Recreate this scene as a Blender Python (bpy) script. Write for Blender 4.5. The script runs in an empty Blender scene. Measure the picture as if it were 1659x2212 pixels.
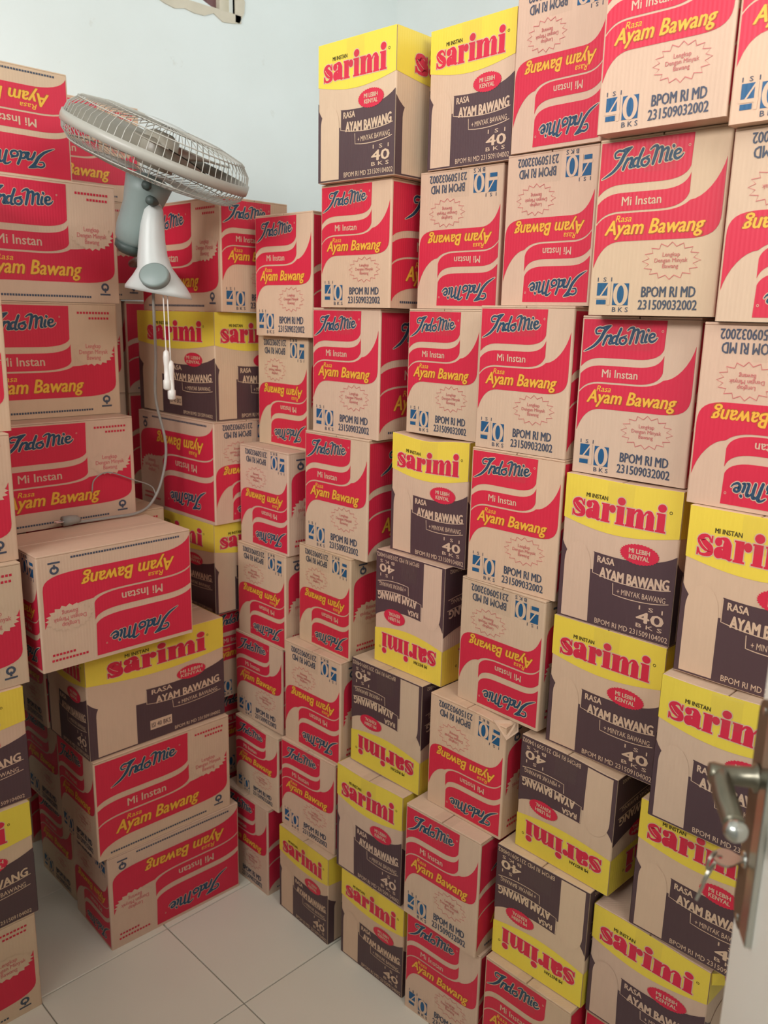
import bpy, bmesh, math, random
import numpy as np
from mathutils import Vector, Matrix
from mathutils.geometry import tessellate_polygon

# ---------------------------------------------------------------- camera, world, lights
SC = bpy.context.scene
COL = SC.collection
PI = math.pi
random.seed(7)

def set_camera():
    f_px, psi, pitch, roll, h = 1811.7, 0.78106, 0.23046, 0.02264, 1.5108
    fw = Vector((math.cos(pitch) * math.cos(psi), math.cos(pitch) * math.sin(psi), -math.sin(pitch)))
    rt = Vector((math.sin(psi), -math.cos(psi), 0))
    up = rt.cross(fw)
    r = math.cos(roll) * rt + math.sin(roll) * up
    u = -math.sin(roll) * rt + math.cos(roll) * up
    cam = bpy.data.cameras.new('camera')
    cam.sensor_fit = 'HORIZONTAL'
    cam.sensor_width = 36.0
    cam.lens = 36.0 * f_px / 1659.0
    cam.clip_start = 0.02
    cam.dof.use_dof = True
    cam.dof.focus_distance = 1.45
    cam.dof.aperture_fstop = 8.0
    ob = bpy.data.objects.new('camera', cam)
    COL.objects.link(ob)
    m = Matrix((r, u, -fw)).transposed().to_4x4()
    m.translation = Vector((0, 0, h))
    ob.matrix_world = m
    SC.camera = ob
set_camera()

SC.view_settings.view_transform = 'Standard'
SC.view_settings.look = 'None'
SC.view_settings.gamma = 1.0
SC.view_settings.use_curve_mapping = False
SC.view_settings.exposure = 0.0

world = bpy.data.worlds.new('overcast sky')
SC.world = world
world.use_nodes = True
bg = world.node_tree.nodes['Background']
bg.inputs[0].default_value = (0.86, 0.93, 1.0, 1)
bg.inputs[1].default_value = 0.4

def area_light(name, loc, target, sx, sy, power, color):
    l = bpy.data.lights.new(name, 'AREA')
    l.shape = 'RECTANGLE'
    l.size, l.size_y = sx, sy
    l.energy = power
    l.color = color
    o = bpy.data.objects.new(name, l)
    COL.objects.link(o)
    o.location = loc
    o.rotation_euler = (Vector(target) - Vector(loc)).to_track_quat('-Z', 'Y').to_euler()
    return o
# daylight through the window of the left wall, plus an added fill from the front
area_light('window_daylight', (-1.75, 0.80, 2.62), (1.2, 1.0, 2.45), 2.2, 0.9, 130.0, (1.0, 0.972, 0.965))
area_light('front_fill', (0.62, -0.46, 2.36), (0.75, 2.4, 1.7), 1.0, 0.45, 14.0, (1.0, 0.97, 0.95))  # added fill lamp inside the solid front wall, no opening there
area_light('side_window_daylight', (2.42, 0.95, 2.5), (1.2, 2.3, 2.35), 1.1, 0.6, 7.5, (0.90, 0.96, 1.0))

# ---------------------------------------------------------------- small helpers
def srgb(r, g, b):
    f = lambda c: (c / 255 / 12.92) if c / 255 <= 0.04045 else ((c / 255 + 0.055) / 1.055) ** 2.4
    return (f(r), f(g), f(b), 1.0)

def link(ob, parent=None, matrix=None):
    COL.objects.link(ob)
    if parent is not None:
        ob.parent = parent
    if matrix is not None:
        ob.matrix_basis = matrix
    return ob

def mesh_obj(name, bm, mats, parent=None, smooth=False, bevel=0.0, segments=2):
    if bevel:
        bmesh.ops.bevel(bm, geom=list(bm.edges), offset=bevel, segments=segments, affect='EDGES', profile=0.5)
    me = bpy.data.meshes.new(name)
    bm.normal_update()
    bm.to_mesh(me)
    bm.free()
    for m in (mats if isinstance(mats, (list, tuple)) else [mats]):
        me.materials.append(m)
    if smooth:
        for p in me.polygons:
            p.use_smooth = True
    return link(bpy.data.objects.new(name, me), parent)

def add_box(bm, x0, x1, y0, y1, z0, z1):
    v = [bm.verts.new(p) for p in ((x0, y0, z0), (x1, y0, z0), (x1, y1, z0), (x0, y1, z0),
                                   (x0, y0, z1), (x1, y0, z1), (x1, y1, z1), (x0, y1, z1))]
    for f in ((0, 3, 2, 1), (4, 5, 6, 7), (0, 1, 5, 4), (1, 2, 6, 5), (2, 3, 7, 6), (3, 0, 4, 7)):
        bm.faces.new([v[i] for i in f])
    return v

def box_bm(*a):
    bm = bmesh.new()
    add_box(bm, *a)
    return bm

def frame_of(d):
    d = Vector(d).normalized()
    a = Vector((0, 0, 1)) if abs(d.z) < 0.9 else Vector((1, 0, 0))
    u = d.cross(a).normalized()
    return u, d.cross(u).normalized()

def add_tube(bm, pts, rad, n=8, closed=False, caps=True):
    pts = [Vector(p) for p in pts]
    rads = [float(q) for q in rad] if isinstance(rad, (list, tuple)) else [rad] * len(pts)
    rings = []
    N = len(pts)
    u = None
    for i, p in enumerate(pts):
        if closed:
            d = pts[(i + 1) % N] - pts[i - 1]
        else:
            d = pts[min(i + 1, N - 1)] - pts[max(i - 1, 0)]
        d.normalize()
        if u is None:
            u, w = frame_of(d)
        else:
            u = (u - d * u.dot(d)).normalized()
            w = d.cross(u)
        rings.append([bm.verts.new(p + rads[i] * (math.cos(2 * PI * k / n) * u + math.sin(2 * PI * k / n) * w)) for k in range(n)])
    for i in range(N if closed else N - 1):
        a, b = rings[i], rings[(i + 1) % N]
        for k in range(n):
            bm.faces.new((a[k], a[(k + 1) % n], b[(k + 1) % n], b[k]))
    if caps and not closed:
        bm.faces.new(rings[0][::-1])
        bm.faces.new(rings[-1])

def add_lathe(bm, prof, origin, axis, n=32, caps=True):
    origin = Vector(origin)
    ax = Vector(axis).normalized()
    u, w = frame_of(ax)
    rings = []
    for r, h in prof:
        rings.append([bm.verts.new(origin + ax * h + max(r, 1e-5) * (math.cos(2 * PI * k / n) * u + math.sin(2 * PI * k / n) * w)) for k in range(n)])
    for a, b in zip(rings, rings[1:]):
        for k in range(n):
            bm.faces.new((a[k], a[(k + 1) % n], b[(k + 1) % n], b[k]))
    if caps:
        bm.faces.new(rings[0][::-1])
        bm.faces.new(rings[-1])

def catmull(pts, n=6):
    pts = [Vector(p) for p in pts]
    P = [2 * pts[0] - pts[1]] + pts + [2 * pts[-1] - pts[-2]]
    out = []
    for i in range(1, len(P) - 2):
        for k in range(n):
            t = k / n
            a, b, c, d = P[i - 1], P[i], P[i + 1], P[i + 2]
            out.append(0.5 * ((2 * b) + (c - a) * t + (2 * a - 5 * b + 4 * c - d) * t * t + (3 * b - a - 3 * c + d) * t ** 3))
    out.append(pts[-1])
    return out

def empty(name, loc, rz, label, category, group=None):
    o = bpy.data.objects.new(name, None)
    o.empty_display_size = 0.05
    COL.objects.link(o)
    o.location = loc
    o.rotation_euler = (0, 0, rz)
    o['label'] = label
    o['category'] = category
    if group:
        o['group'] = group
    return o

# ---------------------------------------------------------------- materials
def material(name, rough=0.6, metallic=0.0):
    m = bpy.data.materials.new(name)
    m.use_nodes = True
    b = m.node_tree.nodes['Principled BSDF']
    b.inputs['Roughness'].default_value = rough
    b.inputs['Metallic'].default_value = metallic
    return m, m.node_tree.nodes, m.node_tree.links, b

def simple(name, color, rough=0.5, metallic=0.0, var=0.06, scale=30.0):
    m, N, L, b = material(name, rough, metallic)
    tc = N.new('ShaderNodeTexCoord')
    nz = N.new('ShaderNodeTexNoise')
    nz.inputs['Scale'].default_value = scale
    nz.inputs['Detail'].default_value = 3
    L.new(tc.outputs['Object'], nz.inputs['Vector'])
    mx = N.new('ShaderNodeMix')
    mx.data_type = 'RGBA'
    c = Vector(color[:3])
    mx.inputs['A'].default_value = (*(c * (1 - var)), 1)
    mx.inputs['B'].default_value = (*(c * (1 + var)), 1)
    L.new(nz.outputs['Fac'], mx.inputs['Factor'])
    L.new(mx.outputs['Result'], b.inputs['Base Color'])
    return m

def board(name, color, rough, flute=0.10, fibre=0.10):
    """corrugated board: paper fibre, faint vertical flutes, tint of the single carton (object colour)"""
    m, N, L, b = material(name, rough)
    tc = N.new('ShaderNodeTexCoord')
    mp = N.new('ShaderNodeMapping')
    mp.inputs['Scale'].default_value = (1, 1, 0.25)
    L.new(tc.outputs['Object'], mp.inputs['Vector'])
    nz = N.new('ShaderNodeTexNoise')
    nz.inputs['Scale'].default_value = 90
    nz.inputs['Detail'].default_value = 5
    L.new(mp.outputs['Vector'], nz.inputs['Vector'])
    big = N.new('ShaderNodeTexNoise')
    big.inputs['Scale'].default_value = 7
    L.new(tc.outputs['Object'], big.inputs['Vector'])
    ad = N.new('ShaderNodeMath')
    ad.operation = 'ADD'
    L.new(nz.outputs['Fac'], ad.inputs[0])
    L.new(big.outputs['Fac'], ad.inputs[1])
    hf = N.new('ShaderNodeMath')
    hf.operation = 'MULTIPLY'
    hf.inputs[1].default_value = 0.5
    L.new(ad.outputs[0], hf.inputs[0])
    mx = N.new('ShaderNodeMix')
    mx.data_type = 'RGBA'
    c = Vector(color[:3])
    mx.inputs['A'].default_value = (*(c * (1 - fibre)), 1)
    mx.inputs['B'].default_value = (*(c * (1 + fibre)), 1)
    L.new(hf.outputs[0], mx.inputs['Factor'])
    oi = N.new('ShaderNodeObjectInfo')
    ml = N.new('ShaderNodeMix')
    ml.data_type = 'RGBA'
    ml.blend_type = 'MULTIPLY'
    ml.inputs['Factor'].default_value = 1.0
    L.new(mx.outputs['Result'], ml.inputs['A'])
    L.new(oi.outputs['Color'], ml.inputs['B'])
    L.new(ml.outputs['Result'], b.inputs['Base Color'])
    sx = N.new('ShaderNodeSeparateXYZ')
    L.new(tc.outputs['Object'], sx.inputs[0])
    s = N.new('ShaderNodeMath')
    s.operation = 'ADD'
    L.new(sx.outputs['X'], s.inputs[0])
    L.new(sx.outputs['Y'], s.inputs[1])
    fr = N.new('ShaderNodeMath')
    fr.operation = 'MULTIPLY'
    fr.inputs[1].default_value = 2 * PI / 0.0066
    L.new(s.outputs[0], fr.inputs[0])
    sn = N.new('ShaderNodeMath')
    sn.operation = 'SINE'
    L.new(fr.outputs[0], sn.inputs[0])
    bp = N.new('ShaderNodeBump')
    bp.inputs['Strength'].default_value = flute
    bp.inputs['Distance'].default_value = 0.0006
    L.new(sn.outputs[0], bp.inputs['Height'])
    L.new(bp.outputs['Normal'], b.inputs['Normal'])
    b.inputs['Specular IOR Level'].default_value = 0.35
    return m

M = {}
M['kraft'] = board('kraft board', srgb(212, 180, 152), 0.62)
M['red'] = board('red ink on board', srgb(210, 42, 68), 0.48, fibre=0.05)
M['yellow'] = board('yellow ink on board', srgb(234, 206, 74), 0.5, fibre=0.04)
M['brown'] = board('dark brown ink on board', srgb(84, 62, 65), 0.46, fibre=0.06)
M['blue'] = board('blue ink on board', srgb(30, 86, 126), 0.5, fibre=0.06)
M['navy'] = board('slate ink on board', srgb(74, 80, 95), 0.55, fibre=0.06)
M['teal'] = board('dark teal ink on board', srgb(42, 72, 96), 0.5, fibre=0.06)
M['gold'] = board('golden ink on board', srgb(234, 178, 62), 0.5, fibre=0.05)
M['crimson'] = board('crimson ink on board', srgb(200, 40, 62), 0.5, fibre=0.05)
M['black'] = board('black ink on board', srgb(70, 60, 30), 0.5, fibre=0.05)
M['rose'] = board('rose ink on board', srgb(204, 112, 108), 0.5, fibre=0.05)
M['rust'] = board('rust ink on board', srgb(176, 84, 48), 0.5, fibre=0.05)
INKS = ['rose', 'rust', 'kraft', 'red', 'yellow', 'brown', 'blue', 'navy', 'teal', 'gold', 'crimson', 'black']
INK_ID = {k: i for i, k in enumerate(INKS)}

def tape_material():
    m, N, L, b = material('clear packing tape', 0.16)
    b.inputs['Base Color'].default_value = srgb(150, 132, 112)
    tr = N.new('ShaderNodeBsdfTransparent')
    ms = N.new('ShaderNodeMixShader')
    ms.inputs['Fac'].default_value = 0.06
    L.new(tr.outputs[0], ms.inputs[1])
    L.new(b.outputs[0], ms.inputs[2])
    L.new(ms.outputs[0], N['Material Output'].inputs['Surface'])
    return m
M['tape'] = tape_material()

def wall_material():
    m, N, L, b = material('white plaster paint', 0.85)
    tc = N.new('ShaderNodeTexCoord')
    nz = N.new('ShaderNodeTexNoise')
    nz.inputs['Scale'].default_value = 2.2
    nz.inputs['Detail'].default_value = 5
    L.new(tc.outputs['Object'], nz.inputs['Vector'])
    cr = N.new('ShaderNodeValToRGB')
    cr.color_ramp.elements[0].position = 0.25
    cr.color_ramp.elements[0].color = srgb(221, 228, 224)
    cr.color_ramp.elements[1].position = 0.7
    cr.color_ramp.elements[1].color = srgb(230, 238, 236)
    L.new(nz.outputs['Fac'], cr.inputs[0])
    sp = N.new('ShaderNodeTexNoise')
    sp.inputs['Scale'].default_value = 9
    sp.inputs['Detail'].default_value = 6
    sp.inputs['Roughness'].default_value = 0.7
    L.new(tc.outputs['Object'], sp.inputs['Vector'])
    mr = N.new('ShaderNodeMapRange')
    mr.inputs['From Min'].default_value = 0.66
    mr.inputs['From Max'].default_value = 0.78
    L.new(sp.outputs['Fac'], mr.inputs['Value'])
    mx = N.new('ShaderNodeMix')
    mx.data_type = 'RGBA'
    L.new(mr.outputs['Result'], mx.inputs['Factor'])
    L.new(cr.outputs['Color'], mx.inputs['A'])
    mx.inputs['B'].default_value = srgb(206, 208, 200)
    L.new(mx.outputs['Result'], b.inputs['Base Color'])
    bp = N.new('ShaderNodeBump')
    bp.inputs['Strength'].default_value = 0.12
    bp.inputs['Distance'].default_value = 0.002
    nf = N.new('ShaderNodeTexNoise')
    nf.inputs['Scale'].default_value = 60
    L.new(tc.outputs['Object'], nf.inputs['Vector'])
    L.new(nf.outputs['Fac'], bp.inputs['Height'])
    L.new(bp.outputs['Normal'], b.inputs['Normal'])
    return m
M['wall'] = wall_material()
M['ceiling'] = simple('white ceiling paint', srgb(228, 230, 226), 0.9, var=0.02, scale=4)
M['tile'] = simple('cream glazed floor tile', srgb(228, 222, 206), 0.32, var=0.03, scale=5)
M['grout'] = simple('grey grout', srgb(150, 144, 130), 0.9)
M['stain'] = simple('peeling beige window putty', srgb(206, 198, 178), 0.8, var=0.15, scale=22)
M['frame'] = simple('cream window frame paint', srgb(214, 206, 184), 0.6)
M['window_bar'] = simple('rusty window bar', srgb(120, 84, 84), 0.7, var=0.3, scale=30)
M['fan_white'] = simple('off white fan plastic', srgb(198, 202, 198), 0.4, var=0.02)
M['fan_grey'] = simple('grey green fan plastic', srgb(132, 146, 142), 0.45, var=0.04)
M['fan_dark'] = simple('dark grey fan motor shell', srgb(62, 74, 70), 0.5)
M['wire'] = simple('pale grey coated guard wire', srgb(168, 166, 156), 0.4, var=0.03)
M['blade'] = simple('smoky beige fan blade plastic', srgb(158, 152, 138), 0.35)
M['cord'] = simple('grey power cord', srgb(150, 146, 138), 0.5)
M['clear'] = simple('clear milky pull cord plastic', srgb(226, 222, 214), 0.3)
M['door'] = simple('cream door paint', srgb(240, 236, 224), 0.45, var=0.03, scale=9)
M['chrome'] = simple('dull chrome', srgb(196, 198, 192), 0.22, 1.0, var=0.08, scale=18)
M['old_brass'] = simple('tarnished brass plate', srgb(112, 88, 68), 0.5, 0.35, var=0.22, scale=60)
M['handle'] = simple('worn grey handle metal', srgb(132, 128, 112), 0.32, 0.85, var=0.25, scale=40)
M['steel'] = simple('steel key', srgb(190, 186, 174), 0.3, 1.0)

# ---------------------------------------------------------------- printing: flat ink shapes cut as thin meshes, in millimetres
GLYPHS = {}
def glyph_mesh(text, bold=0.0, shear=0.0):
    key = (text, bold, shear)
    if key not in GLYPHS:
        cu = bpy.data.curves.new('lettering', 'FONT')
        cu.body = text
        cu.size = 1.0
        cu.offset = bold
        cu.shear = shear
        cu.resolution_u = 2
        cu.align_x = 'CENTER'
        cu.space_line = 0.95
        ob = bpy.data.objects.new('lettering', cu)
        COL.objects.link(ob)
        dg = bpy.context.evaluated_depsgraph_get()
        me = bpy.data.meshes.new_from_object(ob.evaluated_get(dg))
        v = np.array([p.co[:2] for p in me.vertices])
        f = [tuple(p.vertices) for p in me.polygons]
        bpy.data.objects.remove(ob)
        bpy.data.curves.remove(cu)
        bpy.data.meshes.remove(me)
        GLYPHS[key] = (v, f)
    return GLYPHS[key]

def bez(p0, p1, p2, p3, n=8):
    return [tuple((1 - t) ** 3 * np.array(p0) + 3 * t * (1 - t) ** 2 * np.array(p1) + 3 * t * t * (1 - t) * np.array(p2) + t ** 3 * np.array(p3))
            for t in [k / n for k in range(1, n + 1)]]

def smooth2(pts, n=5):
    return [(p.x, p.y) for p in catmull([(x, y, 0) for x, y in pts], n)]

class Print:
    def __init__(self, w, h):
        self.w, self.h, self.v, self.f, self.m = w, h, [], [], []
    def raw(self, pts, faces, ink, layer):
        b = len(self.v)
        self.k = getattr(self, 'k', 0) + 1            # a hair of height between shapes of one layer
        self.v += [(x, y, layer + 0.1 * (self.k % 9)) for x, y in pts]
        self.f += [tuple(b + i for i in f) for f in faces]
        self.m += [INK_ID[ink]] * len(faces)
    def poly(self, pts, ink, layer=1):
        tri = tessellate_polygon([[Vector((x, y, 0)) for x, y in pts]])
        self.raw(pts, tri, ink, layer)
    def rect(self, x0, y0, x1, y1, ink, layer=1):
        self.raw([(x0, y0), (x1, y0), (x1, y1), (x0, y1)], [(0, 1, 2, 3)], ink, layer)
    def ellipse(self, cx, cy, rx, ry, ink, layer=1, n=20):
        self.raw([(cx + rx * math.cos(2 * PI * k / n), cy + ry * math.sin(2 * PI * k / n)) for k in range(n)], [tuple(range(n))], ink, layer)
    def stroke(self, pts, width, ink, layer=1, closed=False, grow=0.0, caps=True):
        P = [np.array(p, float) for p in pts]
        n = len(P)
        W = [(w / 2 + grow) for w in (width if isinstance(width, (list, tuple)) else [width] * n)]
        a, b = [], []
        for i in range(n):
            d = (P[(i + 1) % n] - P[i - 1]) if closed else (P[min(i + 1, n - 1)] - P[max(i - 1, 0)])
            d = d / (np.linalg.norm(d) + 1e-9)
            q = np.array([-d[1], d[0]])
            a.append(tuple(P[i] + q * W[i]))
            b.append(tuple(P[i] - q * W[i]))
        fs = [(i, (i + 1) % n, n + (i + 1) % n, n + i) for i in range(n if closed else n - 1)]
        self.raw(a + b, fs, ink, layer)
        if caps and not closed:
            for i in (0, n - 1):
                if W[i] > 0.5:
                    self.ellipse(P[i][0], P[i][1], W[i], W[i], ink, layer, 10)
    def text(self, s, x0, y0, x1, y1, ink, layer=2, bold=0.0, shear=0.0, slope=0.0, arc=0.0):
        v, f = glyph_mesh(s, 0.0, shear)
        lo, hi = v.min(0), v.max(0)
        q = (v - lo) / (hi - lo)
        xs = x0 + q[:, 0] * (x1 - x0)
        ys = y1 - q[:, 1] * (y1 - y0) + slope * (q[:, 0] - 0.5) * (x1 - x0) + arc * (1 - (2 * q[:, 0] - 1) ** 2)
        d = bold * (y1 - y0) * 1.1 / (1 + s.count('\n'))
        for dx, dy in (((0, 0),) if bold == 0 else ((-d, 0), (d, 0), (0, -d * 0.6), (0, d * 0.6))):
            self.raw(list(zip(xs + dx, ys + dy)), f, ink, layer)
    def burst(self, cx, cy, rx, ry, teeth, depth, width, ink, layer=2, fill=None):
        pts = []
        for k in range(teeth * 2):
            r = 1.0 if k % 2 == 0 else 1 - depth
            t = PI * k / teeth
            pts.append((cx + rx * r * math.cos(t), cy + ry * r * math.sin(t)))
        if fill:
            self.raw(pts + [(cx, cy)], [(i, (i + 1) % len(pts), len(pts)) for i in range(len(pts))], fill, layer - 1)
        if width:
            self.stroke(pts, width, ink, layer, closed=True)
    def mesh(self, name):
        """unit mesh: x in 0..w, z up in 0..h (metres), y = -(layer) proud of the panel"""
        me = bpy.data.meshes.new(name)
        vs = [(x / 1000, -0.0003 - 0.00018 * l, (self.h - y) / 1000) for x, y, l in self.v]
        me.from_pydata(vs, [], self.f)
        for k in INKS:
            me.materials.append(M[k])
        me.polygons.foreach_set('material_index', self.m)
        bm = bmesh.new()
        bm.from_mesh(me)
        for fc in bm.faces:
            if fc.normal.y > 0:
                fc.normal_flip()
        bm.to_mesh(me)
        bm.free()
        me.update()
        return me

# brush-script noodle brand name on the red cartons, drawn in a 100 x 36 box
SCRIPT = [
    ([(27, 5), (20, 3), (15, 6), (16, 11), (21, 11)], [2, 2.6, 2.6, 2.4, 1.6]),
    ([(34, 1.5), (27, 8), (22, 18), (14, 27), (6, 32), (0, 35)], [2.4, 4.4, 4.4, 3.4, 2.2, 0.6]),
    ([(22, 4), (29, 2), (35, 1)], [2, 2.6, 2.0]),
    ([(31, 14), (28, 20), (26, 26)], [3.4, 3.6, 3.0]),
    ([(28, 19), (32, 15), (36, 14), (36, 19), (34, 24), (37, 25)], [2, 2.6, 3.4, 3.6, 3.2, 1.8]),
    ([(49, 5), (46, 13), (44, 20), (44, 25), (47, 25)], [3.4, 3.4, 3.4, 3, 1.8]),
    ([(46, 15), (41, 15), (38, 19), (39, 24), (43, 23)], [2.4, 3, 3.4, 3.2, 2]),
    ([(53, 16), (49, 18), (48.5, 22.5), (52, 25), (56, 23), (57, 18.5), (53, 16), (57, 14)], [2.6, 3.2, 3.2, 2.8, 3.0, 3.0, 2.4, 1.6]),
    ([(58, 7), (62, 4), (66, 4.5), (65, 12), (62, 24)], [1.6, 2.4, 3.6, 4, 3.4]),
    ([(65, 11), (69, 6.5), (72, 7), (71.5, 15), (70, 23)], [2, 2.6, 3.6, 3.8, 3.2]),
    ([(71.5, 13), (76, 8.5), (79, 9), (78, 16), (77, 22), (79.5, 23)], [2, 2.6, 3.4, 3.6, 3.2, 1.8]),
    ([(83.5, 12.5), (82, 18), (82, 22), (84.5, 22)], [3.2, 3.4, 3.2, 1.8]),
    ([(84.8, 6.8), (85.2, 7.4)], [3.4, 3.4]),
    ([(87, 17), (92, 16), (93.5, 13), (90.5, 11.5), (87.5, 14), (87, 19), (90, 22), (94.5, 20), (97, 17)], [1.8, 2.2, 2.6, 2.6, 3.2, 3.4, 3, 2.2, 1.2]),
]
def script_logo(p, x0, y0, x1, y1, slope=0.0):
    sx, sy = (x1 - x0) / 100, (y1 - y0) / 36
    for grow, ink, layer in ((1.0, 'kraft', 3), (0.0, 'teal', 4)):
        for pts, w in SCRIPT:
            q = smooth2([(x0 + x * sx, y0 + y * sy + slope * x * sx) for x, y in pts], 4)
            ww = np.interp(np.linspace(0, 1, len(q)), np.linspace(0, 1, len(w)), w) * sx
            p.stroke(q, list(ww), ink, layer, grow=grow * (1.25 if ink == 'kraft' else 0))
    p.stroke([(x1 + 4 + 1.6 * math.cos(t), y0 + 6 + 1.6 * math.sin(t)) for t in np.linspace(0, 2 * PI, 9)[:-1]], 0.7, 'kraft', 3, closed=True)

# fat-face brand word on the yellow cartons: rectangles, discs and swelling strokes, x-height 10
def fat_word(p, x0, y0, x1, y1):
    prims, pen = [], 0.0
    R = lambda a, b, c, d: prims.append(('r', pen + a, b, pen + c, d))
    D = lambda a, b, r, s=None: prims.append(('d', pen + a, b, r, s or r))
    S = lambda pts, w: prims.append(('s', [(pen + a, b) for a, b in pts], w))
    S([(7.6, 3.2), (6.2, 0.95), (3.6, 0.75), (1.9, 2.6), (3.9, 4.7), (6.6, 6.2), (7.3, 8.1), (4.8, 9.35), (1.9, 9.1), (0.7, 6.9)], [0.9, 1.3, 2.0, 4.2, 5.2, 5.0, 3.2, 1.6, 1.3, 0.9])
    R(7.5, 0.2, 8.4, 3.6); R(0.0, 6.4, 0.9, 9.9)
    pen = 9.4
    D(2.1, 2.3, 2.0); S([(1.8, 1.3), (4.0, 0.55), (6.2, 1.1), (7.0, 3.0)], [1.0, 1.2, 3.0, 4.6]); R(4.7, 2.6, 9.3, 9.5)
    D(2.5, 7.25, 2.5, 2.6); S([(5.2, 4.5), (3.4, 4.9), (1.9, 6.0)], [0.9, 1.5, 2.4]); S([(7.4, 8.8), (9.0, 9.5), (10.3, 8.9)], [1.8, 1.3, 0.6])
    S([(2.6, 9.3), (4.1, 9.0), (5.2, 7.8)], [0.9, 1.0, 0.9])
    pen = 20.0
    R(0, 0.1, 5.2, 1.0); R(0.7, 0.1, 5.2, 9.6); R(0, 9.05, 6.1, 10); D(7.3, 2.3, 2.1); S([(5.2, 3.2), (6.0, 1.2), (7.6, 0.6)], [0.9, 1.2, 1.1])
    pen = 29.6
    R(0, 0.1, 5.4, 1.0); R(0.8, 0.1, 5.4, 9.6); R(0, 9.05, 6.2, 10); D(3.1, -2.5, 2.6, 2.1)
    pen = 36.2
    R(0, 0.1, 5.4, 1.0); R(0.7, 0.1, 5.3, 9.6); R(0, 9.05, 6.0, 10)
    for q in (5.6, 11.9):
        S([(q - 0.5, 2.7), (q + 0.9, 0.85), (q + 2.9, 1.0), (q + 3.5, 2.8)], [0.9, 1.2, 2.8, 4.4]); R(q + 1.2, 2.4, q + 5.8, 9.6); R(q + 0.7, 9.05, q + 6.3, 10)
    pen = 55.0
    R(0, 0.1, 5.4, 1.0); R(0.8, 0.1, 5.4, 9.6); R(0, 9.05, 6.2, 10); D(3.1, -2.5, 2.6, 2.1)
    sx, sy = (x1 - x0) / 61.2, (y1 - y0) / 14.6
    X = lambda a: x0 + a * sx
    Y = lambda b: y0 + (b + 4.6) * sy
    for g, ink, layer in ((1.5, 'kraft', 3), (0.0, 'red', 4)):
        for q in prims:
            if q[0] == 'r':
                p.rect(X(q[1]) - g, Y(q[2]) - g, X(q[3]) + g, Y(q[4]) + g, ink, layer)
            elif q[0] == 'd':
                p.ellipse(X(q[1]), Y(q[2]), q[3] * sx + g, q[4] * sy + g, ink, layer, 16)
            else:
                c = smooth2([(X(a), Y(b)) for a, b in q[1]], 4)
                w = np.interp(np.linspace(0, 1, len(c)), np.linspace(0, 1, len(q[2])), q[2]) * sx
                p.stroke(c, list(w), ink, layer, grow=g, caps=False)
    # thin engraved highlight along the s, as printed
    c = smooth2([(X(1.3), Y(2.9)), (X(3.4), Y(5.1)), (X(6.0), Y(6.8))], 4)
    p.stroke(c, 1.0, 'kraft', 5, caps=False)
    p.stroke([(x1 + 6 + 2.2 * math.cos(t), y0 + 12 + 2.2 * math.sin(t)) for t in np.linspace(0, 2 * PI, 11)[:-1]], 1.0, 'black', 3, closed=True)

def red_blocks(p, W, H, xr, y, lens, base, tail):
    """the three red S-bands shared by both panels of a red carton"""
    m = 4
    t0, b1, t2, b2, t3, b3 = y
    k = xr * 0.18
    s = 0.30 * xr
    p.poly([(m, t0), (xr, t0)] + bez((xr, b1 - 22), (xr - 2, b1 - 7), (xr - k * 0.6, b1), (xr - s, b1))
           + [(s, b1)] + bez((s, b1), (s * 0.5, b1), (m + 8, b1 + 6), (m, b1 + 15)), 'red')
    p.poly([(m, b1 + 27)] + bez((m, t2 + 15), (m + 8, t2 + 6), (s * 0.5, t2), (s, t2)) + [(xr - s, t2)]
           + bez((xr - s, t2), (xr - k * 0.6, t2), (xr - 4, t2 - 7), (xr, t2 - 20)) + [(xr, b2 - 20)]
           + bez((xr, b2 - 20), (xr - 3, b2 - 8), (xr - k * 0.6, b2), (xr - s, b2)) + [(s, b2)]
           + bez((s, b2), (s * 0.5, b2), (m + 8, b2 + 6), (m, b2 + 16)), 'red')
    p.poly([(m, b2 + 19)] + bez((m, t3 + 16), (m + 8, t3 + 6), (s * 0.5, t3), (s, t3)) + [(xr - s, t3)]
           + bez((xr - s, t3), (xr - k * 0.6, t3), (xr - 5, t3 - 6), (xr + 2, t3 - 12))
           + bez((xr + 2, t3 - 12), (xr + (lens[0] - xr) * 0.45, t3 - 13), (lens[0] - 6, lens[1] + 28), (lens[0], lens[1]))
           + [(lens[0], b3 - 32)] + bez((lens[0], b3 - 32), (lens[0], b3 - 8), (lens[0] - base * 0.25, b3), (lens[0] - base, b3))
           + [(base, b3)] + bez((base, b3), (base * 0.5, b3), (m + 8, b3 + tail * 0.35), (m, b3 + tail)), 'red')

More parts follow.
